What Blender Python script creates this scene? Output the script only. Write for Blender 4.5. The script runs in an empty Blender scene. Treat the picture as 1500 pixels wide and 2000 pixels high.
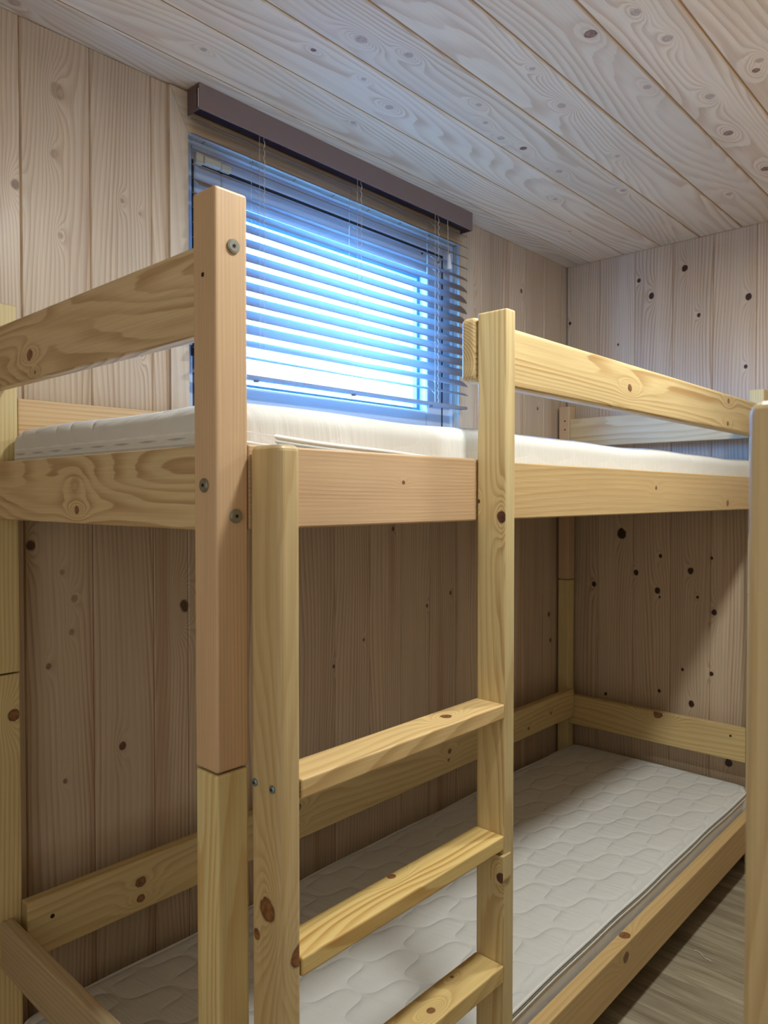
import bpy, bmesh, math, random
from mathutils import Vector, Matrix
random.seed(7)
S = bpy.context.scene
COL = S.collection
ZO = 1.18          # height of the camera above the floor; every z below is written relative to it
PI = math.pi

# ------------------------------------------------------------------ camera
F_PX = 1442.6
yaw, pitch = 0.7436, -0.0211
fw = Vector((math.cos(yaw)*math.cos(pitch), math.sin(yaw)*math.cos(pitch), math.sin(pitch)))
rt = fw.cross(Vector((0, 0, 1))).normalized()
up = rt.cross(fw)
cam_d = bpy.data.cameras.new('camera')
cam = bpy.data.objects.new('camera', cam_d)
COL.objects.link(cam)
m = Matrix((rt, up, -fw)).transposed().to_4x4()
m.translation = Vector((-2.6005, -1.4276, ZO))
cam.matrix_world = m
cam_d.sensor_fit = 'HORIZONTAL'
cam_d.sensor_width = 36.0
cam_d.lens = F_PX/1500*36
cam_d.clip_start = 0.02
cam_d.dof.use_dof = True
cam_d.dof.focus_distance = 1.35
cam_d.dof.aperture_fstop = 12.0
S.camera = cam

# ------------------------------------------------------------------ world and lamps
W = bpy.data.worlds.new('daylight')
S.world = W
W.use_nodes = True
bg = W.node_tree.nodes['Background']
bg.inputs['Color'].default_value = (0.09, 0.35, 1.0, 1)
bg.inputs['Strength'].default_value = 95.0

def area(name, loc, direction, sx, sy, power, color, shape='RECTANGLE', portal=False, spread=PI):
    d = bpy.data.lights.new(name, 'AREA')
    d.shape = shape
    d.size = sx
    if shape in ('RECTANGLE', 'ELLIPSE'):
        d.size_y = sy
    d.energy = power
    d.color = color
    d.spread = spread
    o = bpy.data.objects.new(name, d)
    COL.objects.link(o)
    o.location = loc
    o.rotation_euler = Vector(direction).to_track_quat('-Z', 'Y').to_euler()
    if portal:
        d.cycles.is_portal = True
    return o

LAMP = (-1.76, -1.09, ZO+0.835)
LAMP2 = (-0.92, -1.09, ZO+0.835)
area('ceiling_lamp_light', LAMP2, (0, 0, -1), 0.13, 0.13, 13.0, (0.98, 1.0, 0.96), 'DISK')
area('ceiling_lamp_light', LAMP, (0, 0, -1), 0.13, 0.13, 13.0, (0.98, 1.0, 0.96), 'DISK')
area('rear_fill_light', (-3.24, -1.25, ZO+0.0), (1, 0.12, -0.02), 0.75, 1.6, 5.5, (0.98, 1.0, 0.94))  # added soft fill from behind the camera; no doorway stands there
area('window_portal', (-1.20, 0.19, ZO+0.475), (0, -1, 0), 0.95, 0.70, 1.0, (1, 1, 1), portal=True)

S.view_settings.view_transform = 'Standard'
S.view_settings.look = 'None'
S.view_settings.exposure = -0.30
S.view_settings.gamma = 1.0
S.view_settings.use_curve_mapping = False

# ------------------------------------------------------------------ node helpers
def lin(r, g, b):
    f = lambda c: (c/255/12.92) if c/255 <= 0.04045 else ((c/255+0.055)/1.055)**2.4
    return (f(r), f(g), f(b), 1.0)

class NT:
    def __init__(s, tree):
        s.t = tree; s.n = tree.nodes; s.l = tree.links
    def put(s, sock, v):
        if isinstance(v, bpy.types.NodeSocket): s.l.new(v, sock)
        elif v is not None: sock.default_value = v
    def math(s, op, a, b=None, c=None, clamp=False):
        n = s.n.new('ShaderNodeMath'); n.operation = op; n.use_clamp = clamp
        s.put(n.inputs[0], a)
        if b is not None: s.put(n.inputs[1], b)
        if c is not None: s.put(n.inputs[2], c)
        return n.outputs[0]
    def comb(s, x, y, z=0.0):
        n = s.n.new('ShaderNodeCombineXYZ')
        s.put(n.inputs[0], x); s.put(n.inputs[1], y); s.put(n.inputs[2], z)
        return n.outputs[0]
    def sep(s, v):
        n = s.n.new('ShaderNodeSeparateXYZ'); s.put(n.inputs[0], v)
        return n.outputs
    def noise(s, v, scale=1.0, detail=2.0, rough=0.5, dist=0.0):
        n = s.n.new('ShaderNodeTexNoise'); s.put(n.inputs['Vector'], v)
        n.inputs['Scale'].default_value = scale; n.inputs['Detail'].default_value = detail
        n.inputs['Roughness'].default_value = rough; n.inputs['Distortion'].default_value = dist
        return n.outputs[0]
    def mr(s, v, a, b, c=0.0, d=1.0, smooth=False):
        n = s.n.new('ShaderNodeMapRange')
        if smooth: n.interpolation_type = 'SMOOTHSTEP'
        s.put(n.inputs[0], v)
        for i, q in enumerate((a, b, c, d)): s.put(n.inputs[1+i], q)
        return n.outputs[0]
    def mix(s, f, a, b, mode='MIX'):
        n = s.n.new('ShaderNodeMix'); n.data_type = 'RGBA'; n.blend_type = mode
        s.put(n.inputs[0], f); s.put(n.inputs[6], a); s.put(n.inputs[7], b)
        return n.outputs[2]
    def bump(s, h, strength, dist):
        n = s.n.new('ShaderNodeBump'); n.inputs['Strength'].default_value = strength
        n.inputs['Distance'].default_value = dist; s.put(n.inputs['Height'], h)
        return n.outputs[0]

def newmat(name):
    mt = bpy.data.materials.new(name); mt.use_nodes = True
    nt = NT(mt.node_tree)
    return mt, nt, nt.n['Principled BSDF']

def knot_group():
    g = bpy.data.node_groups.new('knot', 'ShaderNodeTree')
    I = g.interface
    I.new_socket('UV', in_out='INPUT', socket_type='NodeSocketVector')
    for q in ('CU', 'CV', 'R', 'Swell', 'H', 'Mask', 'Tone'):
        I.new_socket(q, in_out='INPUT', socket_type='NodeSocketFloat')
    for q in ('H', 'Mask'):
        I.new_socket(q, in_out='OUTPUT', socket_type='NodeSocketFloat')
    nt = NT(g)
    gi = g.nodes.new('NodeGroupInput'); go = g.nodes.new('NodeGroupOutput')
    x, y, z = nt.sep(gi.outputs['UV'])
    R = gi.outputs['R']
    du = nt.math('SUBTRACT', x, gi.outputs['CU'])
    dv = nt.math('SUBTRACT', y, gi.outputs['CV'])
    n = nt.noise(nt.comb(nt.math('MULTIPLY', x, 60.0), nt.math('MULTIPLY', y, 60.0)), 1.0, 2.0)
    dv2 = nt.math('MULTIPLY', dv, dv)
    du2 = nt.math('MULTIPLY', du, du)
    R2 = nt.math('MULTIPLY', R, R)
    # swelling of the year rings round the knot
    e = nt.math('ADD', nt.math('MULTIPLY', du2, 0.10), nt.math('MULTIPLY', dv2, 0.55))
    e = nt.math('DIVIDE', e, R2)
    ge = nt.math('EXPONENT', nt.math('MULTIPLY', nt.math('POWER', e, 0.75), -0.8))
    h = nt.math('ADD', gi.outputs['H'], nt.math('MULTIPLY', ge, gi.outputs['Swell']))
    d = nt.math('SQRT', nt.math('ADD', nt.math('MULTIPLY', du2, 0.75), dv2))
    d = nt.math('ADD', nt.math('DIVIDE', d, R), nt.math('MULTIPLY', nt.math('SUBTRACT', n, 0.5), 0.7))
    mk = nt.mr(d, 0.68, 1.2, 1.0, 0.0, True)
    mk = nt.math('MULTIPLY', mk, gi.outputs['Tone'])
    mk = nt.math('MAXIMUM', mk, gi.outputs['Mask'])
    nt.l.new(h, go.inputs['H']); nt.l.new(mk, go.inputs['Mask'])
    return g

KNOT = knot_group()

def pine(name, base, dark, knots=(), seed=0.0, K=9.0, L=60.0, lines=0.55, knotcol=(92, 52, 32), rough=0.42,
         boards=False, spec=0.4, su=0.9, sv=5.0, tint=None, coat=0.0, streak=0.5, red=0.0, ce=(-0.25, 0.3)):
    """pine with year rings; u runs along the grain in metres, v across it"""
    mt, nt, bs = newmat(name)
    uvn = nt.n.new('ShaderNodeUVMap'); uvn.uv_map = 'UVMap'
    uv = uvn.outputs[0]
    u, v, _ = nt.sep(uv)
    sd = float(seed)
    if boards:
        b2 = nt.n.new('ShaderNodeUVMap'); b2.uv_map = 'board'
        bid, brn, _ = nt.sep(b2.outputs[0])
        sd = nt.math('ADD', nt.math('MULTIPLY', bid, 3.71), sd)
    H = 0.0; M = 0.0
    for kn in knots:
        g = nt.n.new('ShaderNodeGroup'); g.node_tree = KNOT
        nt.l.new(uv, g.inputs['UV'])
        g.inputs['CU'].default_value = kn[0]; g.inputs['CV'].default_value = kn[1]
        g.inputs['R'].default_value = kn[2]
        g.inputs['Swell'].default_value = kn[3] if len(kn) > 3 else 4.0
        g.inputs['Tone'].default_value = kn[4] if len(kn) > 4 else 1.0
        nt.put(g.inputs['H'], H); nt.put(g.inputs['Mask'], M)
        H, M = g.outputs['H'], g.outputs['Mask']
    vec = nt.comb(nt.math('MULTIPLY', u, su), nt.math('MULTIPLY', v, sv), sd)
    n1 = nt.noise(vec, 1.0, 1.2, 0.4)
    vec2 = nt.comb(nt.math('MULTIPLY', u, su*3.5), nt.math('MULTIPLY', v, sv*6), sd)
    n2 = nt.noise(vec2, 1.0, 2.0, 0.5)
    h = nt.math('ADD', nt.math('MULTIPLY', n1, K*2.2), nt.math('MULTIPLY', v, L))
    h = nt.math('ADD', h, nt.math('MULTIPLY', n2, 0.9))
    h = nt.math('ADD', h, H)
    eg = nt.math('GREATER_THAN', v, 18.0)
    ex = nt.math('MULTIPLY', nt.math('SUBTRACT', nt.math('SUBTRACT', u, 31.0), ce[0]), 2.5)
    ey = nt.math('SUBTRACT', nt.math('SUBTRACT', v, 20.0), ce[1])
    er_ = nt.math('SQRT', nt.math('ADD', nt.math('MULTIPLY', ex, ex), nt.math('MULTIPLY', ey, ey)))
    h = nt.math('ADD', nt.math('MULTIPLY', h, nt.math('SUBTRACT', 1.0, eg)), nt.math('MULTIPLY', nt.math('MULTIPLY', er_, 210.0), eg))
    fr = nt.math('FRACT', h)
    rise = nt.mr(fr, 0.25, 0.86, 0.0, 1.0, True)
    fall = nt.mr(fr, 0.90, 1.0, 1.0, 0.0, True)
    ring = nt.math('MULTIPLY', rise, fall)
    # not every ring is equally dark
    vec3 = nt.comb(nt.math('MULTIPLY', u, 0.8), nt.math('MULTIPLY', v, 30.0), sd)
    n3 = nt.noise(vec3, 1.0, 1.0)
    ring = nt.math('MULTIPLY', ring, nt.mr(n3, 0.3, 0.7, 0.25, 1.0))
    ring = nt.math('MULTIPLY', ring, lines)
    fib = nt.noise(nt.comb(nt.math('MULTIPLY', u, 7.0), nt.math('MULTIPLY', v, 380.0), sd), 1.0, 2.0)
    blot = nt.noise(nt.comb(nt.math('MULTIPLY', u, 1.6), nt.math('MULTIPLY', v, 9.0), sd), 1.0, 3.0)
    col = nt.mix(ring, base, dark)
    f1 = nt.mr(fib, 0.3, 0.7, 1.0-0.16*streak, 1.0+0.10*streak)
    f2 = nt.mr(blot, 0.3, 0.7, 0.93, 1.06)
    mul = nt.math('MULTIPLY', f1, f2)
    mul = nt.math('MULTIPLY', mul, nt.math('SUBTRACT', 1.0, nt.math('MULTIPLY', eg, 0.26)))
    if boards:
        mul = nt.math('MULTIPLY', mul, nt.mr(brn, 0.0, 1.0, 0.90, 1.08))
    if red:
        # heartwood streaks: warmer, redder bands along the board
        n5 = nt.noise(nt.comb(nt.math('MULTIPLY', u, 0.5), nt.math('MULTIPLY', v, 14.0), nt.math('ADD', sd, 5.0)), 1.0, 2.0)
        col = nt.mix(nt.mr(n5, 0.55, 0.72, 0.0, red, True), col, dark)
    vm = nt.n.new('ShaderNodeVectorMath'); vm.operation = 'SCALE'
    nt.l.new(col, vm.inputs[0]); nt.l.new(mul, vm.inputs[3])
    col = vm.outputs[0]
    if knots:
        kn = nt.noise(nt.comb(nt.math('MULTIPLY', u, 130.0), nt.math('MULTIPLY', v, 130.0), sd), 1.0, 2.0)
        kc = nt.mix(nt.mr(kn, 0.3, 0.7), lin(*knotcol), lin(*[min(255, int(c*1.5)) for c in knotcol]))
        col = nt.mix(nt.math('MULTIPLY', M, 1.25, clamp=True), col, kc)
        rim = nt.math('MULTIPLY', nt.math('MULTIPLY', nt.mr(M, 0.42, 0.62), nt.mr(M, 0.65, 0.98, 1.0, 0.0)), 0.8)
        col = nt.mix(rim, col, lin(*[int(c*0.62) for c in knotcol]))
    nt.l.new(col, bs.inputs['Base Color'])
    bs.inputs['Roughness'].default_value = rough
    bs.inputs['Specular IOR Level'].default_value = spec
    if coat:
        bs.inputs['Coat Weight'].default_value = coat
        bs.inputs['Coat Roughness'].default_value = 0.25
    hh = nt.math('ADD', nt.math('MULTIPLY', fib, 0.5), nt.math('MULTIPLY', ring, 0.6))
    nt.l.new(nt.bump(hh, 0.25, 0.0008), bs.inputs['Normal'])
    return mt

def plain(name, col, rough=0.5, metal=0.0, spec=0.5, noise=0.0, bump=0.0):
    mt, nt, bs = newmat(name)
    tc = nt.n.new('ShaderNodeTexCoord')
    n = nt.noise(tc.outputs['Object'], 60.0, 3.0)
    c = nt.mix(nt.mr(n, 0.3, 0.7, 0.0, 1.0), tuple(x*(1-noise) for x in col[:3])+(1,), tuple(min(1, x*(1+noise)) for x in col[:3])+(1,))
    nt.l.new(c, bs.inputs['Base Color'])
    bs.inputs['Roughness'].default_value = rough
    bs.inputs['Metallic'].default_value = metal
    bs.inputs['Specular IOR Level'].default_value = spec
    if bump:
        nt.l.new(nt.bump(n, bump, 0.001), bs.inputs['Normal'])
    return mt

# ------------------------------------------------------------------ object helpers
ROOTLOC = {}
def empty(name, loc, label=None, cat=None, group=None, kind=None):
    o = bpy.data.objects.new(name, None)
    o.empty_display_size = 0.1
    COL.objects.link(o)
    o.location = loc
    ROOTLOC[o.name] = Vector(loc)
    tag(o, label, cat, group, kind)
    return o

def tag(o, label=None, cat=None, group=None, kind=None):
    if label: o['label'] = label
    if cat: o['category'] = cat
    if group: o['group'] = group
    if kind: o['kind'] = kind
    return o

def rootloc(p):
    while p.parent: p = p.parent
    return ROOTLOC.get(p.name, Vector((0, 0, 0)))

def link(name, bm, mat, parent=None, smooth=False, origin=None):
    """bm holds z relative to the camera height"""
    off = Vector((0, 0, ZO))
    if parent is not None: off = off - rootloc(parent)
    elif origin is not None: off = off - Vector(origin)
    bmesh.ops.translate(bm, verts=bm.verts, vec=off)
    me = bpy.data.meshes.new(name)
    bm.normal_update()
    bm.to_mesh(me); bm.free()
    if smooth:
        for p in me.polygons: p.use_smooth = True
    for q in (mat if isinstance(mat, (list, tuple)) else [mat]): me.materials.append(q)
    o = bpy.data.objects.new(name, me)
    COL.objects.link(o)
    if parent is not None: o.parent = parent
    elif origin is not None: o.location = origin
    return o

OFFS = {(1, -1): 0.0, (0, -1): 3.0, (2, 1): 6.0, (1, 1): 9.0, (0, 1): 12.0, (2, -1): 15.0}
def box_bm(lo, hi, axis=0, bevel=0.003, seg=2, bm=None, mat=0, board=None):
    """box with wood coordinates: u along 'axis' (metres), v across the face; every side has its own v offset"""
    own = bm is None
    b = bmesh.new()
    bmesh.ops.create_cube(b, size=1.0)
    lo = Vector(lo); hi = Vector(hi)
    for v in b.verts:
        v.co = Vector(((lo[i]+hi[i])/2 + v.co[i]*(hi[i]-lo[i]) for i in range(3)))
    if bevel > 0:
        bmesh.ops.bevel(b, geom=b.edges[:], offset=bevel, segments=seg, profile=0.5, affect='EDGES', clamp_overlap=True)
    b.normal_update()
    uvl = b.loops.layers.uv.new('UVMap')
    u2 = b.loops.layers.uv.new('board')
    oth = [i for i in range(3) if i != axis]
    for f in b.faces:
        n = f.normal
        k = max(range(3), key=lambda i: abs(n[i])*(0.8 if i == axis else 1.0))
        sg = 1 if n[k] > 0 else -1
        f.material_index = mat
        f.smooth = False
        for l in f.loops:
            c = l.vert.co
            if k == axis:
                uvv = (c[oth[0]]*0.4+31.0, c[oth[1]]+20.0)
            else:
                w = [i for i in oth if i != k][0]
                uvv = (c[axis], c[w]+OFFS[(k, sg)])
            l[uvl].uv = uvv
            if board: l[u2].uv = board
    if own: return b
    me = bpy.data.meshes.new('tmp'); b.to_mesh(me); b.free()
    bm.from_mesh(me)
    bpy.data.meshes.remove(me)
    return bm

def board(name, mat, lo, hi, axis, parent, bevel=0.0035, seg=2, label=None):
    o = link(name, box_bm(lo, hi, axis, bevel, seg), mat, parent)
    if label: o['label'] = label
    return o

def cyl_bm(p, axis, r, h, n=24, bm=None, r2=None):
    b = bm or bmesh.new()
    M_ = {0: Matrix.Rotation(PI/2, 4, 'Y'), 1: Matrix.Rotation(PI/2, 4, 'X'), 2: Matrix.Identity(4)}[axis]
    bmesh.ops.create_cone(b, cap_ends=True, segments=n, radius1=r, radius2=r if r2 is None else r2, depth=h,
                          matrix=Matrix.Translation(Vector(p)) @ M_)
    return b

def tube_bm(pts, r, n=6, closed=False, bm=None):
    b = bm or bmesh.new()
    P = [Vector(p) for p in pts]
    rings = []
    N = len(P)
    for i, p in enumerate(P):
        a = P[i-1] if (i > 0 or closed) else P[i]
        c = P[(i+1) % N] if (i < N-1 or closed) else P[i]
        t = (c-a).normalized()
        ref = Vector((0, 0, 1)) if abs(t.z) < 0.9 else Vector((1, 0, 0))
        s1 = t.cross(ref).normalized(); s2 = t.cross(s1)
        rr = r(i) if callable(r) else r
        rings.append([b.verts.new(p + s1*rr*math.cos(2*PI*k/n) + s2*rr*math.sin(2*PI*k/n)) for k in range(n)])
    for i in range(N if closed else N-1):
        A = rings[i]; B = rings[(i+1) % N]
        for k in range(n):
            b.faces.new((A[k], A[(k+1) % n], B[(k+1) % n], B[k]))
    if not closed:
        b.faces.new(rings[0]); b.faces.new(rings[-1][::-1])
    bmesh.ops.recalc_face_normals(b, faces=b.faces[:])
    return b

# ------------------------------------------------------------------ geometry numbers (metres)
H = 0.886            # ceiling above camera
ZF = -ZO             # floor
XN = -3.30           # near end wall
YR = -2.0715         # wall opposite the window

WALLBASE = lin(208, 187, 160); WALLDARK = lin(160, 120, 90)
wk_win = [(.729, -.328, .007, 2.5), (.645, -.624, .010, 5), (.323, -.214, .006, 2), (.514, -.161, .006, 2), (-.447, -.126, .009, 3),
          (-.546, -.114, .007, 2), (-.306, -.736, .006, 2), (-.334, -.854, .005, 2), (-.094, -1.009, .006, 2), (-.454, -1.246, .005, 2),
          (-.399, -1.132, .004, 2), (-.518, -1.848, .008, 3, .9), (-.092, -2.029, .009, 4, .8), (-.200, -1.947, .007, 3, .4), (-.147, -1.97, .005, 2, .4),
          (-.266, -1.953, .006, 2, .4), (-.326, -1.998, .006, 2, .5), (-.556, -1.968, .005, 2, .5), (.775, -1.972, .014, 5, .3), (.574, -2.05, .009, 5, .5),
          (.502, -1.968, .006, 3, .3), (.654, -1.979, .008, 3, .3), (.605, -1.84, .005, 3, .35), (.590, -1.80, .004, 2, .35), (-.242, -1.70, .013, 12, .6), (.30, -1.80, .006, 4, .6)]
wk_far = [(.780, -.288, .007, 2), (.790, -.452, .010, 3), (.654, -.659, .010, 3), (.669, -.013, .006, 1), (.716, -.334, .010, 4), (.427, -.652, .006, 2),
          (-.137, -.228, .017, 2), (-.277, -.284, .009, 3), (-.258, -.480, .010, 3), (-.212, -.374, .006, 2), (-.337, -.364, .010, 2),
          (-.359, -.372, .004, 1), (-.333, -.120, .009, 2), (-.210, -.550, .005, 1), (-.347, -.504, .005, 2), (-.394, -.560, .009, 3),
          (-.606, -.455, .005, 1), (-.721, -.486, .010, 2), (-.605, -.552, .007, 2), (-.743, -.170, .006, 1), (-.695, -.373, .006, 1),
          (-.896, -.611, .012, 2), (.50, -.06, .006, 2), (.30, -.60, .007, 2), (.62, -.50, .006, 3), (.56, -.21, .004, 2)]
wk_ceil = [(-1.562, -.412, .011, 7), (-1.461, -.447, .008, 6), (-1.602, -.319, .005, 3), (-1.461, -.321, .005, 3), (-1.34, -.285, .008, 5),
           (-1.211, -.441, .006, 5), (-1.08, -.577, .009, 7), (-1.277, -.747, .011, 3), (-1.024, -.752, .008, 4), (-1.28, -.839, .009, 5),
           (-1.163, -.85, .010, 4), (-.893, -.838, .010, 6), (-.692, -.814, .010, 5), (-.309, -.694, .009, 2), (-1.251, -.605, .006, 5),
           (-1.134, -.406, .006, 4), (-1.046, -.391, .008, 4), (-.962, -.403, .008, 4), (-.781, -.403, .009, 5), (-.76, -.56, .006, 6),
           (-.543, -.478, .009, 3), (-.965, -.96, .008, 5), (-.932, -.944, .007, 4), (-2.06, -.03, .009, 3), (-1.347, -.175, .006, 2),
           (-.62, -.30, .006, 4), (-1.75, -.16, .006, 3), (-.417, -.822, .011, 4), (-1.9, -.5, .01, 5), (-.35, -.2, .006, 2)]
wk_far = [(a, b+3.0, c, d) for a, b, c, d in wk_far]
wk_ceil = [(a, b+15.0, c*1.1, d, 1.0 if i % 5 == 2 else 0.41) for i, (a, b, c, d) in enumerate(wk_ceil)]
M_wall_win = pine('pine_wall_window', WALLBASE, WALLDARK, wk_win, 1.3, K=6, L=85, lines=0.6, boards=True, knotcol=(88, 58, 42), rough=0.36, coat=0.15, red=0.45)
M_wall_far = pine('pine_wall_far', lin(208, 187, 160), lin(160, 118, 88), wk_far, 8.3, K=5, L=90, lines=0.6, boards=True, knotcol=(48, 28, 22), rough=0.4, red=0.4)
M_wall_oth = pine('pine_wall_plain', WALLBASE, WALLDARK, [], 22.3, K=7, L=40, lines=0.5, boards=True, red=0.4)
M_ceil = pine('pine_ceiling', lin(224, 206, 178), lin(184, 146, 106), wk_ceil, 14.1, K=10, L=40, lines=0.62, boards=True, knotcol=(110, 84, 70), rough=0.4, red=0.22, streak=0.3)

M_joint = plain('joint_wood', lin(160, 118, 74), 0.8)
def clad(name, mat, plane_axis, plane, inward, along, w_axis, w0, w1, gaps, a0, a1, thick=0.018, hole=None, gap=0.0006):
    """tongue and groove boards: 'along' is the board direction, gaps are positions on w_axis"""
    bm = bmesh.new()
    es = sorted([w0, w1]+[g for g in gaps if w0+0.004 < g < w1-0.004])
    for i in range(len(es)-1):
        rn = random.random()
        segs = [(a0, a1)]
        if hole:
            hw0, hw1, ha0, ha1 = hole
            if es[i+1] > hw0 and es[i] < hw1:
                segs = None
        def put(ws, we, s, e):
            lo = [0, 0, 0]; hi = [0, 0, 0]
            lo[w_axis] = ws; hi[w_axis] = we
            lo[along] = s; hi[along] = e
            p0, p1 = sorted((plane, plane-inward*thick))
            lo[plane_axis] = p0; hi[plane_axis] = p1
            lo[w_axis] += gap; hi[w_axis] -= gap
            box_bm(lo, hi, along, 0.0022, 1, bm, 0, (float(i), rn))
            # tongue that closes the joint a little behind the face
            lo2 = list(lo); hi2 = list(hi)
            lo2[w_axis] = we-0.003; hi2[w_axis] = we+0.003
            if inward*(1 if plane_axis else 1) < 0: lo2[plane_axis] = p0+0.0025; hi2[plane_axis] = p1-0.004
            else: lo2[plane_axis] = p0+0.004; hi2[plane_axis] = p1-0.0025
            if we < w1-0.01: box_bm(lo2, hi2, along, 0, 1, bm, 1)
        if segs:
            put(es[i], es[i+1], a0, a1)
        else:
            ws, we = es[i], es[i+1]
            if ws < hw0: put(ws, hw0, a0, a1); ws = hw0
            if we > hw1: put(hw1, we, a0, a1); we = hw1
            put(ws, we, a0, ha0); put(ws, we, ha1, a1)
    o = link(name, bm, [mat, M_joint])
    tag(o, kind='structure')
    return o

# ------------------------------------------------------------------ room
wg = [-2.041+0.1335*k for k in range(-10, 16)]
OP = (-1.690, -0.705, 0.150, 0.795)   # window opening x0 x1 z0 z1
clad('wall_window', M_wall_win, 1, 0.0, -1, 2, 0, XN, 0.0, wg, ZF, H, hole=(OP[0], OP[1], OP[2], OP[3]))
clad('wall_far', M_wall_far, 0, 0.0, -1, 2, 1, YR, 0.0, [-0.135-0.137*k for k in range(15)], ZF, H)
clad('wall_right', M_wall_oth, 1, YR, 1, 2, 0, XN, 0.0, wg, ZF, H)
clad('wall_near', M_wall_oth, 0, XN, 1, 2, 1, YR, 0.0, [-0.135*k for k in range(1, 16)], ZF, H)
clad('ceiling', M_ceil, 2, H, -1, 0, 1, YR-0.018, 0.018, [-0.090-0.1365*k for k in range(16)], XN-0.018, 0.018, gap=0.0020)

# floor: grey-brown vinyl planks, long side across the room
def floor_mat():
    mt, nt, bs = newmat('vinyl_floor')
    tc = nt.n.new('ShaderNodeTexCoord')
    x, y, z = nt.sep(tc.outputs['Object'])
    row = nt.math('FLOOR', nt.math('DIVIDE', nt.math('ADD', x, 10.06), 0.17))
    fx = nt.math('FRACT', nt.math('DIVIDE', nt.math('ADD', x, 10.06), 0.17))
    a = nt.noise(nt.comb(nt.math('MULTIPLY', x, 26.0), nt.math('MULTIPLY', y, 2.6), nt.math('MULTIPLY', row, 3.3)), 1.0, 4.0, 0.6, 0.6)
    b = nt.noise(nt.comb(nt.math('MULTIPLY', x, 190.0), nt.math('MULTIPLY', y, 6.0), row), 1.0, 3.0, 0.6)
    c = nt.mix(nt.mr(a, 0.3, 0.7, 0.0, 1.0), lin(132, 120, 98), lin(188, 176, 150))
    c = nt.mix(nt.mr(b, 0.35, 0.75, 0.0, 0.55), c, lin(100, 86, 64))
    seam = nt.math('MAXIMUM', nt.mr(fx, 0.0, 0.012, 1.0, 0.0), nt.mr(fx, 0.988, 1.0, 0.0, 1.0))
    c = nt.mix(nt.math('MULTIPLY', seam, 0.6), c, lin(70, 58, 44))
    nt.l.new(c, bs.inputs['Base Color'])
    bs.inputs['Roughness'].default_value = 0.5
    nt.l.new(nt.bump(b, 0.3, 0.001), bs.inputs['Normal'])
    return mt
fl = link('floor', box_bm((XN-0.018, YR-0.018, ZF-0.03), (0.018, 0.018, ZF), 1, 0), floor_mat())
tag(fl, kind='structure')

# outer wall round the window (insulation and outside render); closing boxes added against light leaks
M_outer = plain('white_outer_reveal', lin(232, 236, 238), 0.8)
bm = bmesh.new()  # unseen roof, side and underfloor boxes added to keep sky light out
for lo, hi in (((XN-0.2, YR-0.2, H+0.019), (0.2, 0.2, H+0.15)), ((XN-0.2, YR-0.2, ZF-0.2), (0.2, YR-0.019, H+0.019)),
               ((XN-0.2, YR-0.019, ZF-0.2), (XN-0.019, 0.2, H+0.019)), ((XN-0.019, YR-0.019, ZF-0.2), (0.2, 0.2, ZF-0.031))):
    box_bm(lo, hi, 2, 0, 1, bm)
X0, X1, Z0, Z1 = -1.60, -0.800, 0.235, 0.720
for lo, hi in (((XN-0.018, 0.0185, ZF-0.02), (OP[0], 0.0999, H+0.019)), ((OP[1], 0.0185, ZF-0.02), (0.20, 0.0999, H+0.019)),
               ((OP[0], 0.0185, ZF), (OP[1], 0.0999, OP[2])), ((OP[0], 0.0185, OP[3]), (OP[1], 0.0999, H)),
               ((0.0185, YR-0.019, ZF-0.02), (0.20, 0.0184, H+0.019))):
    box_bm(lo, hi, 2, 0, 1, bm)
for lo, hi in (((XN, 0.10, ZF), (X0, 0.20, H)), ((X1, 0.10, ZF), (0.20, 0.20, H)),
               ((X0, 0.10, ZF), (X1, 0.20, Z0)), ((X0, 0.10, Z1), (X1, 0.20, H))):
    box_bm(lo, hi, 2, 0, 1, bm)
tag(link('wall_outer_light_shell', bm, M_outer), kind='structure')

# casing boards round the window opening
M_case = pine('pine_casing', lin(204, 186, 162), lin(160, 124, 96), [], 31.0, K=6, L=50, lines=0.4, rough=0.4, streak=0.4)
def casing():
    bm = bmesh.new()
    uvl = bm.loops.layers.uv.new('UVMap')
    xi0, xi1, zi0, zi1 = OP
    xo0, xo1, zo0, zo1 = xi0-0.045, xi1+0.078, zi0-0.06, H-0.004
    def quad(pts, ax):
        f = [bm.verts.new((x, -0.009, z)) for x, z in pts]
        b = [bm.verts.new((x, 0.0, z)) for x, z in pts]
        faces = [bm.faces.new(f)]
        for i in range(4):
            faces.append(bm.faces.new((f[i], f[(i+1) % 4], b[(i+1) % 4], b[i])))
        for fc in faces:
            for l in fc.loops:
                c = l.vert.co
                l[uvl].uv = (c.x, c.z) if ax == 0 else (c.z, c.x)
    g = 0.0008
    quad([(xo0, zo0), (xi0, zi0), (xi0, zi1), (xo0, zo1)], 2)
    quad([(xi1, zi0), (xo1, zo0), (xo1, zo1), (xi1, zi1)], 2)
    quad([(xi0+g, zi1), (xi1-g, zi1), (xo1-g, zo1), (xo0+g, zo1)], 0)
    quad([(xo0+g, zo0), (xo1-g, zo0), (xi1-g, zi0), (xi0+g, zi0)], 0)
    bmesh.ops.recalc_face_normals(bm, faces=bm.faces[:])
    return bm
tag(link('trim_1', casing(), M_case), kind='structure')

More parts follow.
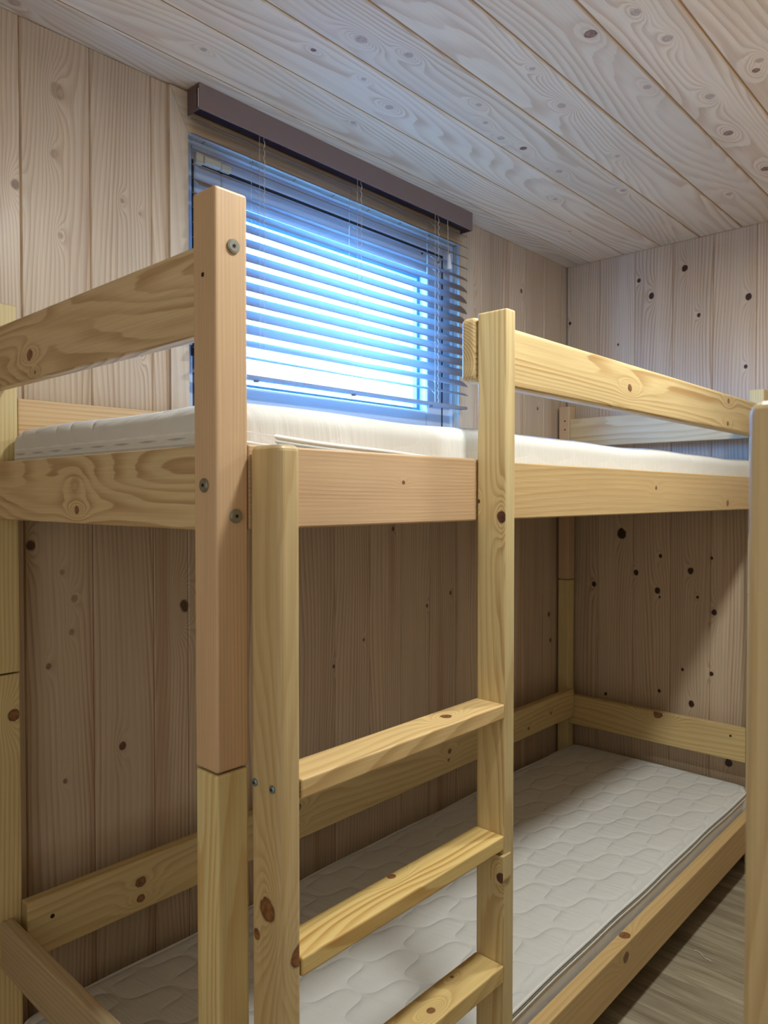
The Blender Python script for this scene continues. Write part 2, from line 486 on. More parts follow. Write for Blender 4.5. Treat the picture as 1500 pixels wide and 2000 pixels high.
# ------------------------------------------------------------------ window
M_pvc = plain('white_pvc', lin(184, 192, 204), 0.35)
M_gasket = plain('black_rubber', lin(38, 42, 52), 0.6)
M_spacer = plain('grey_spacer', lin(120, 140, 150), 0.4)
M_steel = plain('bright_steel', lin(190, 190, 185), 0.35, 0.9)
M_dark = plain('dark_recess', lin(40, 34, 30), 0.7)
M_beige = plain('beige_plastic', lin(214, 204, 176), 0.45)
def ring(x0, x1, z0, z1, w, ya, yb, bev=0.004, bm=None):
    bm = bm or bmesh.new()
    wl, wr, wt, wb = w if isinstance(w, tuple) else (w, w, w, w)
    for lo, hi in (((x0, ya, z0), (x0+wl, yb, z1)), ((x1-wr, ya, z0), (x1, yb, z1)),
                   ((x0+wl, ya, z1-wt), (x1-wr, yb, z1)), ((x0+wl, ya, z0), (x1-wr, yb, z0+wb))):
        box_bm(lo, hi, 0, bev, 2, bm)
    return bm
def glass_mat():
    mt = bpy.data.materials.new('window_glass'); mt.use_nodes = True
    nt = NT(mt.node_tree)
    nt.n.remove(nt.n['Principled BSDF'])
    out = nt.n['Material Output']
    tr = nt.n.new('ShaderNodeBsdfTransparent'); tr.inputs[0].default_value = (0.93, 0.97, 0.96, 1)
    gl = nt.n.new('ShaderNodeBsdfGlossy'); gl.inputs['Roughness'].default_value = 0.02
    ms = nt.n.new('ShaderNodeMixShader')
    ms.inputs[0].default_value = 0.07; nt.l.new(tr.outputs[0], ms.inputs[1]); nt.l.new(gl.outputs[0], ms.inputs[2])
    nt.l.new(ms.outputs[0], out.inputs['Surface'])
    return mt
win = empty('window_1', (-1.2, 0.05, ZO+0.15), kind='structure')
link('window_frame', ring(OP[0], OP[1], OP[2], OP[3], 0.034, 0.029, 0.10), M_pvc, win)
link('gasket', ring(-1.657, -0.738, 0.183, 0.762, 0.006, 0.0315, 0.09, 0), M_gasket, win)
SX0, SX1, SZ0, SZ1 = -1.651, -0.744, 0.189, 0.756
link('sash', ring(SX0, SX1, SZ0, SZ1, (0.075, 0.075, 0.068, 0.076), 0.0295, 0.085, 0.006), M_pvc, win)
link('spacer', ring(SX0+0.075, SX1-0.075, SZ0+0.076, SZ1-0.068, 0.012, 0.062, 0.078, 0), M_spacer, win)
link('glass', box_bm((SX0+0.076, 0.058, SZ0+0.077), (SX1-0.076, 0.061, SZ1-0.069), 0, 0), glass_mat(), win)
hb = box_bm((-1.652, 0.018, 0.752), (-1.632, 0.032, 0.776), 0, 0.002)
box_bm((-1.630, 0.016, 0.756), (-1.585, 0.032, 0.774), 0, 0.003, 2, hb); box_bm((-1.583, 0.019, 0.757), (-1.555, 0.032, 0.772), 0, 0.002, 2, hb)
link('hinge', hb, M_beige, win)
link('latch', box_bm((-1.662, 0.016, 0.318), (-1.654, 0.03, 0.342), 2, 0.002), M_gasket, win)
for sx, sz in ((-0.845, 0.745), (-0.765, 0.735)):
    link('screw', cyl_bm((sx, 0.0285, sz), 1, 0.004, 0.003, 12), M_dark, win)

# ------------------------------------------------------------------ venetian blind
def slat_mat():
    mt, nt, bs = newmat('taupe_slat')
    bs.inputs['Base Color'].default_value = lin(172, 152, 142)
    bs.inputs['Roughness'].default_value = 0.38
    n = nt.noise(nt.n.new('ShaderNodeTexCoord').outputs['Object'], 30.0, 2.0)
    nt.l.new(nt.mix(nt.mr(n, 0.3, 0.7), lin(136, 118, 108), lin(146, 126, 116)), bs.inputs['Base Color'])
    out = nt.n['Material Output']
    tl = nt.n.new('ShaderNodeBsdfTranslucent'); tl.inputs[0].default_value = (0.8, 0.8, 0.8, 1)
    ms = nt.n.new('ShaderNodeMixShader'); ms.inputs[0].default_value = 0.27
    nt.l.new(bs.outputs[0], ms.inputs[1]); nt.l.new(tl.outputs[0], ms.inputs[2]); nt.l.new(ms.outputs[0], out.inputs['Surface'])
    return mt
M_slat = slat_mat()
M_val = plain('taupe_metal_valance', lin(136, 116, 110), 0.45, 0.0, 0.4)
M_head = plain('dark_blue_headrail', lin(52, 46, 70), 0.4)
M_cord = plain('cream_cord', lin(216, 204, 190), 0.8)
M_white = plain('white_plastic', lin(222, 220, 216), 0.4)
BX0, BX1 = -1.686, -0.707
bl = empty('venetian_blind', (-1.2, -0.028, ZO+0.27),
           'taupe horizontal venetian blind with boxed headrail hanging half open over the window', 'blind')
vb = box_bm((-1.692, -0.056, 0.8300), (-0.700, -0.053, H), 0, 0.0008)
link('valance', vb, M_val, bl)
ec = box_bm((-1.692, -0.043, 0.8300), (-1.689, -0.0095, H-0.001), 1, 0.0005)
box_bm((-1.692, -0.053, 0.8300), (-1.689, -0.044, 0.8345), 1, 0.0004, 1, ec)
box_bm((-1.692, -0.053, 0.8780), (-1.689, -0.044, H-0.001), 1, 0.0004, 1, ec)
M_cap = plain('dark_taupe_metal', lin(104, 84, 82), 0.5)
link('end_cap', ec, M_cap, bl)
link('end_cap', box_bm((-0.703, -0.053, 0.8300), (-0.700, -0.0095, H-0.001), 1, 0.0005), M_cap, bl)
link('slot_light_strip', box_bm((-1.690, -0.051, 0.8350), (-1.686, -0.046, 0.8770), 2, 0.001), M_white, bl)  # white strip painted in where light shows through the end-cap slot
link('headrail', box_bm((-1.682, -0.046, 0.838), (-0.708, -0.012, 0.872), 0, 0.003), M_head, bl)

def slat_bm(zc, tilt, w=0.0380, crown=0.0022, th=0.0008):
    bm = bmesh.new()
    n = 7
    A = []
    for side in (1, -1):
        row = []
        for i in range(n):
            t = i/(n-1)-0.5
            s = t*w
            hgt = crown*(1-4*t*t) + side*th/2
            # front (room) edge is the lower one
            y = -0.029 + s*math.cos(tilt) + (-hgt)*math.sin(tilt)
            z = zc + s*math.sin(tilt) + hgt*math.cos(tilt)
            row.append((bm.verts.new((BX0, y, z)), bm.verts.new((BX1, y, z))))
        A.append(row)
    for r in A:
        for i in range(n-1):
            bm.faces.new((r[i][0], r[i][1], r[i+1][1], r[i+1][0]))
    for i in range(n-1):
        for e in (0, 1):
            bm.faces.new((A[0][i][e], A[0][i+1][e], A[1][i+1][e], A[1][i][e]))
    for i in (0, n-1):
        bm.faces.new((A[0][i][0], A[0][i][1], A[1][i][1], A[1][i][0]))
    bmesh.ops.recalc_face_normals(bm, faces=bm.faces[:])
    return bm
for i in range(16):
    zc = 0.817-0.033*i
    tl = math.radians([30, 29.5, 29, 30, 38, 47][i] if i < 6 else 51)
    if i == 14: tl = math.radians(38)
    if i == 15: tl = math.radians(22)
    link('slat', slat_bm(zc, tl), M_slat, bl, smooth=True)
br = link('bottom_rail', box_bm((BX0, -0.045, 0.2725), (BX1, -0.013, 0.2815), 0, 0.003), M_slat, bl)
for cx in (-1.523, -1.200, -0.872):
    bm = bmesh.new()
    for yy, dx in ((-0.0445, 0.0), (-0.0135, 0.0)):
        tube_bm([(cx+dx, yy, 0.838), (cx+dx, yy, 0.281)], 0.0006, 5, bm=bm)
    for i in range(16):
        zc = 0.817-0.033*i
        tube_bm([(cx, -0.0445, zc-0.016), (cx, -0.0135, zc+0.011)], 0.0005, 4, bm=bm)
    link('ladder_cord', bm, M_cord, bl)
    bm = bmesh.new()
    pts = []
    for k in range(300):
        z = 0.838-(0.838-0.281)*k/299
        a = k*0.55
        pts.append((cx+0.012+0.0016*math.cos(a), -0.047+0.0016*math.sin(a), z))
    tube_bm(pts, 0.0008, 4, bm=bm)
    link('lift_cord', bm, M_cord, bl)
    link('rail_button', cyl_bm((cx, -0.029, 0.2705), 2, 0.007, 0.005, 16), M_slat, br if False else bl)
bm = tube_bm([(-0.816, -0.047, 0.86), (-0.8158, -0.0485, 0.79), (-0.8165, -0.0505, 0.74), (-0.821, -0.0505, 0.712)], 0.0009, 6)
link('pull_cord', bm, M_cord, bl)
bm = bmesh.new()
prof = [(0.002, 0.0), (0.0035, -0.004), (0.0055, -0.020), (0.0075, -0.034), (0.0075, -0.042), (0.0055, -0.045)]
for i in range(len(prof)-1):
    (r1, z1), (r2, z2) = prof[i], prof[i+1]
    bmesh.ops.create_cone(bm, cap_ends=True, segments=16, radius1=r2, radius2=r1, depth=z1-z2,
                          matrix=Matrix.Translation((-0.813, -0.0515, 0.732+(z1+z2)/2)))
link('cord_tassel', bm, M_white, bl, smooth=False)

# ------------------------------------------------------------------ bunk bed
def furn(name, seed, knots=(), **k):
    d = dict(base=lin(210, 184, 136), dark=lin(168, 124, 70), K=8.0, L=45.0, lines=0.6, knotcol=(104, 70, 42), rough=0.45)
    d.update(k)
    return pine(name, d.pop('base'), d.pop('dark'), knots, seed, **d)
O = OFFS
fy, fx_, ft = O[(1, -1)], O[(0, -1)], O[(2, 1)]   # face offsets: towards the aisle, towards the head end, top

PK = dict(base=lin(210, 178, 140), dark=lin(176, 128, 90))
m_post_pink = furn('pine_post_pinkish', 41.0, [], K=2.0, L=210.0, lines=0.30, su=0.5, sv=3, **PK)
m_post_low = furn('pine_post_yellow', 44.0, [], K=8.0, L=20.0, lines=0.6, su=1.6, sv=8, base=lin(226, 208, 152), dark=lin(198, 148, 78))
m_post_back = furn('pine_post_back', 47.0, [(-.39, fy-2.083, .010, 5)], K=3.0, L=150.0, lines=0.45, base=lin(218, 198, 144), dark=lin(180, 140, 84))
m_guard = furn('pine_guard_rail', 53.0, ce=(-0.272, 0.215), knots=[(-1.045, fy+.237, .0085, 7), (-.40, fy+.270, .008, 5), (-.405, fy+.205, .007, 4), (-1.10, fy+.165, .01, 7)],
               K=7.0, L=60.0, su=0.7, sv=7, lines=0.8, base=lin(214, 190, 138))
m_rail_l = furn('pine_side_rail_near', 57.0, [(-1.80, fy+.02, .003, 2)], K=2.0, L=190.0, lines=0.4, **PK)
m_rail_r = furn('pine_side_rail_far', 59.0, [(-.90, fy+.02, .005, 5), (-.40, fy-.02, .009, 4)], K=6.0, L=60.0, lines=0.4, su=0.5, base=lin(206, 176, 126))
m_endg = furn('pine_end_guard', 61.0, [(-.215, fx_+.225, .009, 5), (-.235, fx_+.195, .003, 9)], K=9, L=30, su=1.6, sv=8, lines=0.8, base=lin(214, 190, 148), dark=lin(156, 112, 66))
m_endr = furn('pine_end_rail', 63.0, [(-.375, fx_-.020, .0065, 5), (-.37, fx_+.018, .013, 3, .25)], K=9, L=30, su=1.4, sv=9, lines=0.8, base=lin(214, 190, 144), dark=lin(156, 112, 66))
m_backr = furn('pine_back_rail', 66.0, [(-1.855, fy-.770, .010, 3), (-1.855, fy-.803, .008, 4), (-.845, fy-.765, .008, 4), (-.85, fy-.79, .005, 2),
                                        (-1.445, fy-.748, .011, 4), (-1.446, fy-.795, .007, 3), (-.25, fy-.78, .005, 2), (-.40, fy-.80, .006, 2)],
               K=5, L=60, lines=0.5, base=lin(210, 186, 132))
m_foot = furn('pine_foot_rail', 68.0, [(-.40, fx_-.758, .014, 8)], K=7, L=60, lines=0.6, base=lin(210, 186, 132))
m_lowf = furn('pine_lower_side_rail', 70.0, [(-1.02, ft-.712, .012, 3), (-1.05, fy-1.02, .012, 4)], K=5, L=60, lines=0.35, base=lin(208, 176, 122), su=0.5)
m_lowe = furn('pine_lower_end_rail', 71.0, [], K=4, L=90, lines=0.5, base=lin(198, 178, 140), dark=lin(150, 118, 76))
m_stile_s = furn('pine_short_stile_weathered', 74.0, [(-.475, fx_-.762, .013, 6), (-.51, fx_-.742, .006, 3), (-.53, fy-2.049, .012, 5), (-.72, fx_-.775, .01, 3)],
                 K=6, L=60, su=1.4, sv=7, lines=0.42, base=lin(208, 184, 136))
m_stile_t = furn('pine_tall_stile', 76.0, [(-.032, fx_-.778, .0085, 6), (-.008, fx_-.734, .003, 4), (-.60, fx_-.786, .008, 8), (.25, fx_-.762, .0004, 6), (-.45, fx_-.752, .0004, 5)],
                 K=6, L=50, su=0.7, sv=12, lines=0.6, base=lin(212, 192, 142), knotcol=(70, 42, 34))
m_rung1 = furn('pine_rung_top', 78.0, [(-1.735, ft-.757, .0085, 6)], K=8, L=60, lines=0.6, su=1.2, base=lin(222, 192, 136), knotcol=(100, 66, 36))
m_rung2 = furn('pine_rung_middle', 80.0, [(-1.835, ft-.738, .006, 9)], K=9, L=30, lines=0.8, su=1.5, base=lin(224, 196, 128), dark=lin(176, 122, 48))
m_rung3 = furn('pine_rung_low', 82.0, [(-1.70, ft-.742, .003, 4), (-1.78, ft-.765, .006, 9)], K=10, L=20, lines=0.6, su=2, base=lin(222, 194, 130))
m_slatw = furn('pine_bed_slat', 84.0, [], K=6, L=60)
M_bolt = plain('grey_steel_bolt', lin(150, 150, 138), 0.38, 0.85)
M_zinc = plain('blue_zinc_screw', lin(140, 170, 180), 0.35, 0.8)
M_hole = plain('drilled_hole', lin(40, 26, 16), 0.9)

XL, XLR = -2.120, -2.0752      # head posts
X3, X3R = -0.0784, -0.0327     # foot posts
YF, YFB = -0.7305, -0.6865     # aisle side posts
Y4, Y4B = -0.0550, -0.0110     # window side posts
ZT, ZJ = 0.3387, -0.3150
XS0, XS1 = -2.0752, -2.0430    # short stile
XT0, XT1 = -1.6211, -1.5955    # tall stile
YS, YT = -0.7865, -0.7250      # ladder depth
ZS = 0.0591

root = empty('bunk_bed', ((XL+X3R)/2, (YF+Y4B)/2, 0.0),
             'pine bunk bed with a built-in ladder standing along the window wall', 'bunk bed')

def bolt(parent, p, axis, sgn, r=0.0082, mat=None, sock=0.0022):
    """washer-like furniture bolt head with hexagon socket"""
    d = [0, 0, 0]; d[axis] = sgn*0.0010
    q = [p[i]+d[i] for i in range(3)]
    b = cyl_bm(q, axis, r, 0.0022, 28)
    q2 = [p[i]+d[i]*2.0 for i in range(3)]
    cyl_bm(q2, axis, r*0.82, 0.0012, 28, b)
    bmesh.ops.bevel(b, geom=[e for e in b.edges if e.calc_length() < r*0.4], offset=0.0003, segments=1, affect='EDGES')
    o = link('bolt', b, mat or M_bolt, parent)
    q3 = [p[i]+d[i]*2.75 for i in range(3)]
    link_child(o, 'socket', cyl_bm(q3, axis, sock, 0.0006, 6), M_hole)
    return o
def link_child(o, name, bm, mat):
    # sockets belong to the bolt's own mesh: joined as a second material
    off = Vector((0, 0, ZO)) - rootloc(o)
    bmesh.ops.translate(bm, verts=bm.verts, vec=off)
    for f in bm.faces: f.material_index = 1
    me = o.data
    b = bmesh.new(); b.from_mesh(me)
    t = bpy.data.meshes.new('t'); bm.to_mesh(t); bm.free()
    b.from_mesh(t); bpy.data.meshes.remove(t)
    b.to_mesh(me); b.free()
    me.materials.append(mat)

def post(x0, x1, y0, y1, mu, ml, zt=ZT):
    a = board('post', mu, (x0, y0, ZJ+0.0012), (x1, y1, zt), 2, root, 0.0035, 3)
    b = board('post', ml, (x0+0.0004, y0+0.0004, ZF), (x1-0.0004, y1-0.0004, ZJ-0.0012), 2, root, 0.0035, 3)
    return a, b
p1u, p1l = post(XL, XLR, YF, YFB, m_post_pink, m_post_low, 0.3465)
post(XL, XLR+0.004, Y4, Y4B, m_post_back, m_post_back)
p3u, _ = post(X3, X3R, Y4, Y4B, m_post_pink, m_post_back)
post(X3, X3R, YF, YFB, m_post_back, m_post_back)
bolt(p1u, (-2.0955, YF, 0.2835), 1, -1)
bolt(p1u, (-2.0935, YF, -0.0225), 1, -1)
bolt(p1u, (XL, -0.7085, 0.0126), 0, -1)
for yy, zz in ((-0.7070, 0.2510),):
    link('bolt_hole', cyl_bm((XL, yy, zz), 0, 0.0028, 0.0008, 14), M_hole, p1u)
for zz in (0.284, 0.252):
    link('bolt_hole', cyl_bm((X3, -0.037, zz), 0, 0.0032, 0.0008, 14), M_hole, p3u)

# upper bed rails and guards
ZR0, ZR1, ZG0, ZG1 = -0.0393, 0.0592, 0.1858, 0.2904
TH = 0.028
board('side_rail', m_rail_l, (XLR+0.0004, YF+0.001, ZR0), (XT0-0.0015, YF+TH, ZR1+0.0015), 0, root, 0.0025)
board('side_rail', m_rail_r, (XT0+0.0005, YF+0.003, ZR0), (X3-0.0004, YF+TH, ZR1), 0, root, 0.0025)
board('guard_rail', m_guard, (XT0, YF+0.0035, ZG0), (X3-0.0004, YF+0.034, ZG1), 0, root, 0.009, 4)
board('guard_rail', m_endg, (XL+0.0060, YFB+0.0004, ZG0), (XL+TH, Y4-0.0004, ZG1), 1, root, 0.004, 3)
board('end_rail', m_endr, (XL+0.0060, YFB+0.0004, ZR0), (XL+TH, Y4-0.0004, ZR1), 1, root, 0.0025)
board('guard_rail', furn('pine_foot_guard', 91.0, [(-.18, O[(0,-1)]+.245, .001, 8)], K=9, L=25, su=1.2, sv=7, lines=0.6, base=lin(208, 186, 142)),
      (X3+0.002, YFB+0.0004, ZG0), (X3+TH, Y4-0.0004, ZG1), 1, root, 0.003)
board('end_rail', m_slatw, (X3+0.002, YFB+0.0004, ZR0), (X3+TH, Y4-0.0004, ZR1), 1, root, 0.0025)
board('back_rail', furn('pine_upper_back_rail', 93.0, [], K=3, L=120, lines=0.5, base=lin(214, 180, 134)),
      (XLR+0.0045, Y4+0.002, 0.070), (X3-0.0004, Y4+0.026, 0.175), 0, root, 0.003)
board('back_rail', m_slatw, (XLR+0.0045, Y4+0.002, ZR0), (X3-0.0004, Y4+0.026, 0.045), 0, root, 0.0025)
# lower bed
ZL0, ZL1, ZB0, ZB1 = -0.8284, -0.7255, -1.0877, -0.9911
ZK0, ZK1 = -0.8282, -0.7329
lr = board('back_rail', m_backr, (XLR+0.0004, -0.0815, ZL0), (X3-0.0004, -0.0560, ZL1), 0, root, 0.003)
fr_ = board('end_rail', m_foot, (X3+0.002, YFB+0.0004, -0.8590), (X3+TH, Y4-0.0004, -0.7495), 1, root, 0.003)
er = board('end_rail', m_lowe, (XL+0.0100, YFB+0.0004, -0.8380), (XL+0.0310, Y4-0.0004, -0.7520), 1, root, 0.003)
link('bolt_hole', cyl_bm((X3+0.002, -0.640, -0.780), 0, 0.004, 0.0008, 14), M_hole, fr_)
link('bolt_hole', cyl_bm((-2.030, -0.0815, -0.765), 1, 0.004, 0.0008, 14), M_hole, lr)
board('side_rail', m_lowf, (XLR+0.0004, YF+0.001, ZB0), (X3-0.0004, YF+0.031, ZB1), 0, root, 0.0025)
for nm, x0 in (('end_rail', XL+0.0015), ('end_rail', X3+0.002)):
    board(nm, m_slatw, (x0, YFB+0.0004, ZB0), (x0+0.026, Y4-0.0004, ZB1), 1, root, 0.0025)
board('back_rail', m_slatw, (XLR+0.0045, Y4+0.002, ZB0), (X3-0.0004, Y4+0.026, ZB1-0.045), 0, root, 0.0025)
# bed slats and the battens that carry them
for zb, nm in ((-0.002, 'u'), (-1.056, 'l')):
    board('batten', m_slatw, (XLR+0.002, YF+0.0312, zb-0.022), (X3-0.002, YF+0.049, zb), 0, root, 0.001, 1)
    board('batten', m_slatw, (XLR+0.0045, Y4-0.017, zb-0.022), (X3-0.002, Y4+0.0018, zb), 0, root, 0.001, 1)
    for k in range(14):
        x = -2.035+k*0.1445
        board('bed_slat', m_slatw, (x, YF+0.0312, zb), (x+0.07, Y4+0.0015, zb+0.014), 1, root, 0.0015, 1)

# ladder
st_s = board('ladder_stile', m_stile_s, (XS0+0.0006, YS, ZF), (XS1, YT-0.0058, ZS), 2, root, 0.008, 4)
st_t = board('ladder_stile', m_stile_t, (XT0, YS, ZF), (XT1, YT-0.0058, ZG1+0.0035), 2, root, 0.0032, 3)
rz = [(-0.3266, -0.3503, m_rung1), (-0.5356, -0.5586, m_rung2), (-0.7431, -0.7708, m_rung3), (-0.955, -0.981, m_rung2)]
for zt, zb, mm in rz:
    board('rung', mm, (XS1+0.0003, YS+0.001, zb), (XT0-0.0003, YT-0.0060, zt), 0, root, 0.0026, 3)
for yy in (-0.7407, -0.7726):
    bolt(st_s, (XS0+0.0006, yy, -0.3322), 0, -1, 0.0046, M_zinc, 0.0018)
# small peg with rounded lower end under the second rung
bm = box_bm((XT0-0.010, YS-0.003, -0.612), (XT0+0.013, YS+0.022, -0.566), 2, 0.0)
es = [e for e in bm.edges if all(v.co.z < -0.61 for v in e.verts) and abs(e.verts[0].co.x-e.verts[1].co.x) > 0.01]
bmesh.ops.bevel(bm, geom=es, offset=0.0105, segments=6, profile=0.5, affect='EDGES')
link('peg', bm, m_stile_t, root)

# ------------------------------------------------------------------ mattresses
def quilt_mat(name, seed):
    mt, nt, bs = newmat(name)
    uvn = nt.n.new('ShaderNodeUVMap'); uvn.uv_map = 'UVMap'
    x, y, _ = nt.sep(uvn.outputs[0])
    wob = nt.noise(nt.comb(nt.math('MULTIPLY', x, 6.0), nt.math('MULTIPLY', y, 6.0), seed), 1.0, 2.0)
    b0 = nt.math('ADD', nt.math('MULTIPLY', x, 6.135), nt.math('MULTIPLY', y, 9.2))
    c0 = nt.math('SUBTRACT', nt.math('MULTIPLY', x, 6.135), nt.math('MULTIPLY', y, 6.42))
    a = nt.math('ADD', b0, nt.math('MULTIPLY', nt.math('SINE', nt.math('MULTIPLY', c0, 2*PI)), 0.13))
    b = nt.math('ADD', c0, nt.math('MULTIPLY', nt.math('SINE', nt.math('MULTIPLY', b0, 2*PI)), 0.13))
    a = nt.math('ADD', a, nt.math('MULTIPLY', wob, 0.12)); b = nt.math('ADD', b, nt.math('MULTIPLY', wob, 0.12))
    def line(q, wd):
        d = nt.math('ABSOLUTE', nt.math('SUBTRACT', nt.math('FRACT', q), 0.5))
        return nt.math('SUBTRACT', 1.0, nt.math('POWER', nt.mr(d, 0.5-wd, 0.5, 0.0, 1.0), 4.0)), nt.mr(d, 0.47, 0.5, 0.0, 1.0, True)
    la, sa = line(a, 0.34); lb, sb = line(b, 0.34)
    puff = nt.math('MULTIPLY', la, lb)
    wr = nt.noise(nt.comb(nt.math('ADD', nt.math('MULTIPLY', x, 46.0), nt.math('MULTIPLY', y, 6.0)), nt.math('MULTIPLY', y, 4.0), seed), 1.0, 3.0, 0.6, 0.5)
    wv = nt.noise(nt.comb(nt.math('MULTIPLY', x, 900.0), nt.math('MULTIPLY', y, 900.0), seed), 1.0, 1.0)
    geo = nt.n.new('ShaderNodeNewGeometry')
    nz = nt.sep(geo.outputs['True Normal'])[2]
    h = nt.math('ADD', nt.math('MULTIPLY', puff, nt.mr(nz, 0.1, 0.9, 0.10, 1.0)), nt.math('MULTIPLY', wr, nt.mr(nz, 0.1, 0.9, 0.75, 1.1)))
    h = nt.math('ADD', h, nt.math('MULTIPLY', wv, 0.03))
    seam = nt.math('MAXIMUM', sa, sb)
    c = nt.mix(nt.math('MULTIPLY', seam, 0.12), lin(214, 213, 208), lin(236, 237, 235))
    nt.l.new(c, bs.inputs['Base Color'])
    bs.inputs['Roughness'].default_value = 0.75
    bs.inputs['Sheen Weight'].default_value = 0.15
    nt.l.new(nt.bump(h, 0.8, 0.0042), bs.inputs['Normal'])
    return mt
M_pipe = plain('white_piping', lin(226, 226, 222), 0.6)
M_zip = plain('grey_zip_tape', lin(176, 178, 174), 0.7)

def mattress(name, x0, x1, y0, y1, z0, z1, zpipe, label, mat, sd, zs=lambda q: 0.0):
    rnd = random.Random(sd)
    R = 0.042; rr = 0.026
    cx, cy = (x0+x1)/2, (y0+y1)/2
    o = empty(name, (cx, cy, ZO+z0), label, 'mattress')
    hx, hy = (x1-x0)/2, (y1-y0)/2
    hz = (z1-z0)/2; cz = (z0+z1)/2
    ph = [rnd.uniform(0, 6.28) for _ in range(12)]
    bm = bmesh.new()
    nx, ny, nz = 210, 70, 20
    vd = {}
    def V(i, j, k):
        key = (i, j, k)
        if key not in vd:
            px, py, pz = (i/nx*2-1)*hx, (j/ny*2-1)*hy, (k/nz*2-1)*hz
            # rounded plan corners
            ix, iy = max(-hx+R, min(hx-R, px)), max(-hy+R, min(hy-R, py))
            dx, dy = px-ix, py-iy
            if dx and dy:
                d = max(abs(dx), abs(dy)); l = math.hypot(dx, dy)
                s = d/l
                dx, dy = dx*s, dy*s
            qx, qy = ix+dx, iy+dy
            # distance to the plan outline, negative inside
            ddx, ddy = abs(qx)-(hx-R), abs(qy)-(hy-R)
            if ddx > 0 and ddy > 0: dist = math.hypot(ddx, ddy)-R
            else: dist = max(ddx, ddy)-R
            # rounded horizontal edges
            ez = abs(pz)-(hz-rr); ep = dist+rr
            wx, wy, zz = qx, qy, pz
            if ez > 0 and ep > 0:
                mxx = max(ez, ep); l = math.hypot(ez, ep)
                s = mxx/l
                zz = math.copysign(hz-rr+ez*s, pz)
                shrink = ep-ep*s
                gl = math.hypot(max(ddx, 0), max(ddy, 0)) or 1
                if ddx > 0 and ddy > 0:
                    wx -= math.copysign(shrink*ddx/gl, qx); wy -= math.copysign(shrink*ddy/gl, qy)
                elif ddx > ddy: wx -= math.copysign(shrink, qx)
                else: wy -= math.copysign(shrink, qy)
            X, Y = wx+cx, wy+cy
            Zp = zpipe+zs(X)-0.008
            if pz > -hz*0.5:
                q = (pz/hz+0.5)/1.5
                zz += q*(0.0022*math.sin(X*9+ph[0])*math.sin(Y*11+ph[1])+0.0012*math.sin(X*17+ph[2]+Y*9))
            # side bulge and gathers
            side = max(0.0, 1+dist/0.02) if dist > -0.02 else 0.0
            g = side*(1-abs(pz)/hz)**0.5*0.0012*(math.sin(X*71+ph[5]+3*math.sin(X*7))+0.6*math.sin(X*133+ph[6])+math.sin(Y*90+ph[7]))*0.5
            if Zp > zz+cz > z0+0.004 and side > 0:
                tq = (Zp-(zz+cz))/(Zp-z0)
                g += 0.0065*math.sin(PI*min(1.0, tq*1.15)**0.6) - 0.001
            elif side > 0: g -= 0.001
            if abs(ddx) > abs(ddy) or ddx > ddy: X += math.copysign(g, wx)
            else: Y += math.copysign(g, wy)
            vd[key] = bm.verts.new((X, Y, zz+cz))
        return vd[key]
    for i in range(nx):
        for j in range(ny):
            bm.faces.new((V(i, j, nz), V(i+1, j, nz), V(i+1, j+1, nz), V(i, j+1, nz)))
            bm.faces.new((V(i, j, 0), V(i, j+1, 0), V(i+1, j+1, 0), V(i+1, j, 0)))
    for i in range(nx):
        for k in range(nz):
            bm.faces.new((V(i, 0, k), V(i+1, 0, k), V(i+1, 0, k+1), V(i, 0, k+1)))
            bm.faces.new((V(i, ny, k), V(i, ny, k+1), V(i+1, ny, k+1), V(i+1, ny, k)))
    for j in range(ny):
        for k in range(nz):
            bm.faces.new((V(0, j, k), V(0, j, k+1), V(0, j+1, k+1), V(0, j+1, k)))
            bm.faces.new((V(nx, j, k), V(nx, j+1, k), V(nx, j+1, k+1), V(nx, j, k+1)))
    uvl = bm.loops.layers.uv.new('UVMap')
    for f in bm.faces:
        for l in f.loops:
            c = l.vert.co
            l[uvl].uv = (c.x, c.y-(z1-c.z)*0.9 if c.y < cy else c.y+(z1-c.z)*0.9)
    bmesh.ops.recalc_face_normals(bm, faces=bm.faces[:])
    link('cover', bm, mat, o, smooth=True)
    # seam round the side: two beads of piping with the zip tape between them
    def loop(off, zz, wav):
        pts = []
        n = 40
        segs = [((-hx+R, -hy), (hx-R, -hy)), ('c', hx-R, -hy+R, -PI/2), ((hx, -hy+R), (hx, hy-R)), ('c', hx-R, hy-R, 0),
                ((hx-R, hy), (-hx+R, hy)), ('c', -hx+R, hy-R, PI/2), ((-hx, hy-R), (-hx, -hy+R)), ('c', -hx+R, -hy+R, PI)]
        for s in segs:
            if s[0] == 'c':
                for k in range(1, 8):
                    a = s[3]+k/8*PI/2
                    pts.append((s[1]+(R+off)*math.cos(a), s[2]+(R+off)*math.sin(a)))
            else:
                (ax, ay), (bx, by) = s
                L_ = math.hypot(bx-ax, by-ay); nn = max(4, int(L_/0.02))
                nxn, nyn = (by-ay)/L_, -(bx-ax)/L_
                for k in range(nn+1):
                    t = k/nn
                    pts.append((ax+(bx-ax)*t+nxn*off, ay+(by-ay)*t+nyn*off))
        return [(cx+a, cy+b, zz+zs(a+cx)+wav*(math.sin((a+cx)*9+ph[8])+0.6*math.sin((a+cx)*21+ph[9]))) for a, b in pts]
    bm = bmesh.new()
    tube_bm(loop(-0.0015, zpipe+0.0065, 0.0016), 0.0034, 8, True, bm)
    tube_bm(loop(-0.0010, zpipe-0.0065, 0.0016), 0.0034, 8, True, bm)
    link('piping', bm, M_pipe, o, smooth=True)
    link('zip', tube_bm(loop(-0.0015, zpipe, 0.0016), 0.0030, 6, True), M_zip, o, smooth=True)
    return o
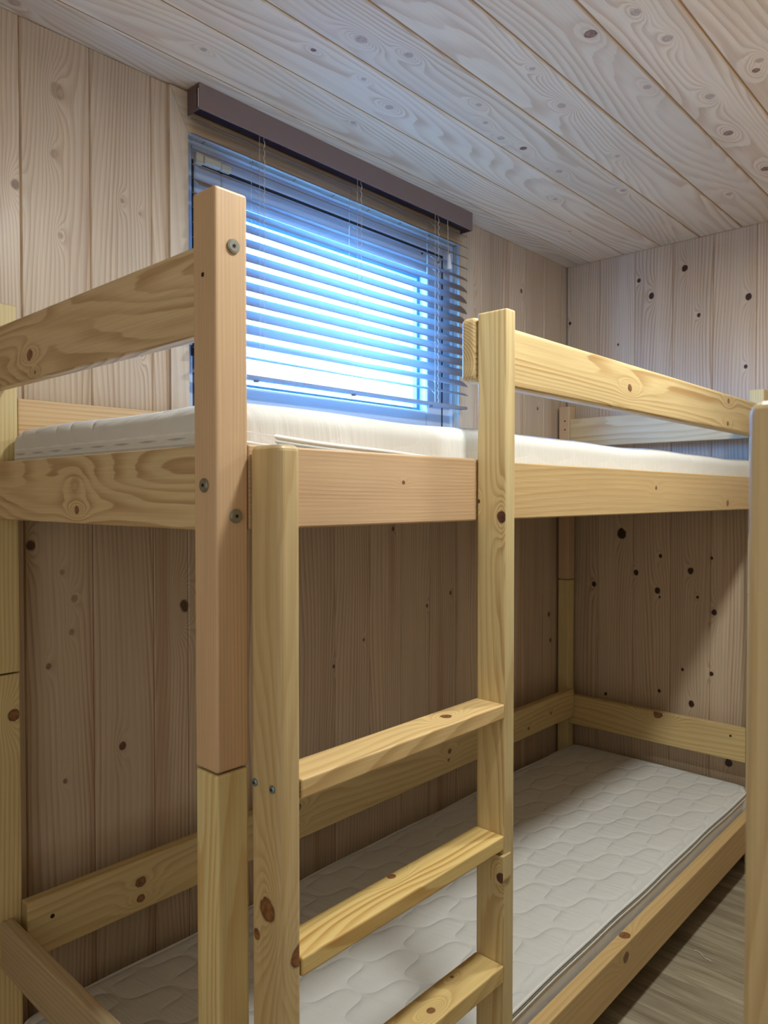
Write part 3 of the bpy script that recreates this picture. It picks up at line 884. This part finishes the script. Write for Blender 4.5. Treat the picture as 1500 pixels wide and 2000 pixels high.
mat_u = mattress('mattress', -2.088, -0.034, -0.6940, -0.052, 0.0125, 0.1165, 0.070,
                 'white quilted mattress on the top berth of the bunk under the window', quilt_mat('quilted_cover_upper', 2.0), 3,
                 lambda q: -0.020*min(1.0, max(0.0, (q+2.05)/0.5)))
mat_l = mattress('mattress', -2.088, -0.034, -0.6930, -0.052, -1.0415, -0.9405, -0.958,
                 'white quilted mattress with zip seam on the low berth behind the ladder', quilt_mat('quilted_cover_lower', 6.0), 5)

# ------------------------------------------------------------------ second bunk bed across the aisle (mirror twin)
def copy_tree(o, parent=None):
    c = o.copy(); COL.objects.link(c)
    if parent is not None: c.parent = parent
    for ch in [q for q in CH.get(o.name, [])]:
        copy_tree(ch, c)
    return c
CH = {}
for q in bpy.data.objects:
    if q.parent: CH.setdefault(q.parent.name, []).append(q)
SX, SY = -0.035, -2.0685
r2 = copy_tree(root)
r2.location = (root.location.x+SX, SY-root.location.y, 0.0)
r2.scale = (1, -1, 1)
r2['label'] = 'twin pine bunk bed across the aisle, only its ladder post showing at right edge'
for src, lb in ((mat_u, 'white mattress on the upper berth of the bunk across the aisle'), (mat_l, 'white mattress on the lower berth of the bunk across the aisle')):
    c = copy_tree(src)
    c.location = (src.location.x+SX, SY-src.location.y, src.location.z)
    c.scale = (1, -1, 1)
    c['label'] = lb

# ------------------------------------------------------------------ ceiling lamp (just above the frame)
for LP in (LAMP, LAMP2):
  lamp = empty('ceiling_lamp', (LP[0], LP[1], ZO+H), 'round white ceiling lamp above the aisle, ' + ('nearer the ladder' if LP is LAMP else 'nearer the far wall'), 'lamp', 'round ceiling lamps')
  link('lamp_base', cyl_bm((LP[0], LP[1], H-0.010), 2, 0.085, 0.020, 48), M_white, lamp)
  link('lamp_rim', cyl_bm((LP[0], LP[1], H-0.030), 2, 0.072, 0.020, 48, r2=0.080), M_steel, lamp)

# ------------------------------------------------------------------ crumbs on the floor
bm = tube_bm([(-0.66+0.004*math.sin(k*1.1)-0.003*k, -0.742-0.006*k+0.003*math.cos(k*0.9), ZF+0.0015+0.001*abs(math.sin(k))) for k in range(9)], 0.0009, 5)
tag(link('thread', bm, M_white), 'short white thread lying on the grey floor beside the lower bed rail', 'thread')
bm = bmesh.new()
bmesh.ops.create_icosphere(bm, subdivisions=2, radius=0.006, matrix=Matrix.Translation((-0.955, -0.850, ZF+0.003)) @ Matrix.Diagonal((1.3, 0.5, 0.45, 1)))
tag(link('wood_chip', bm, M_hole), 'tiny dark wood chip on the grey floor in the aisle', 'wood chip')
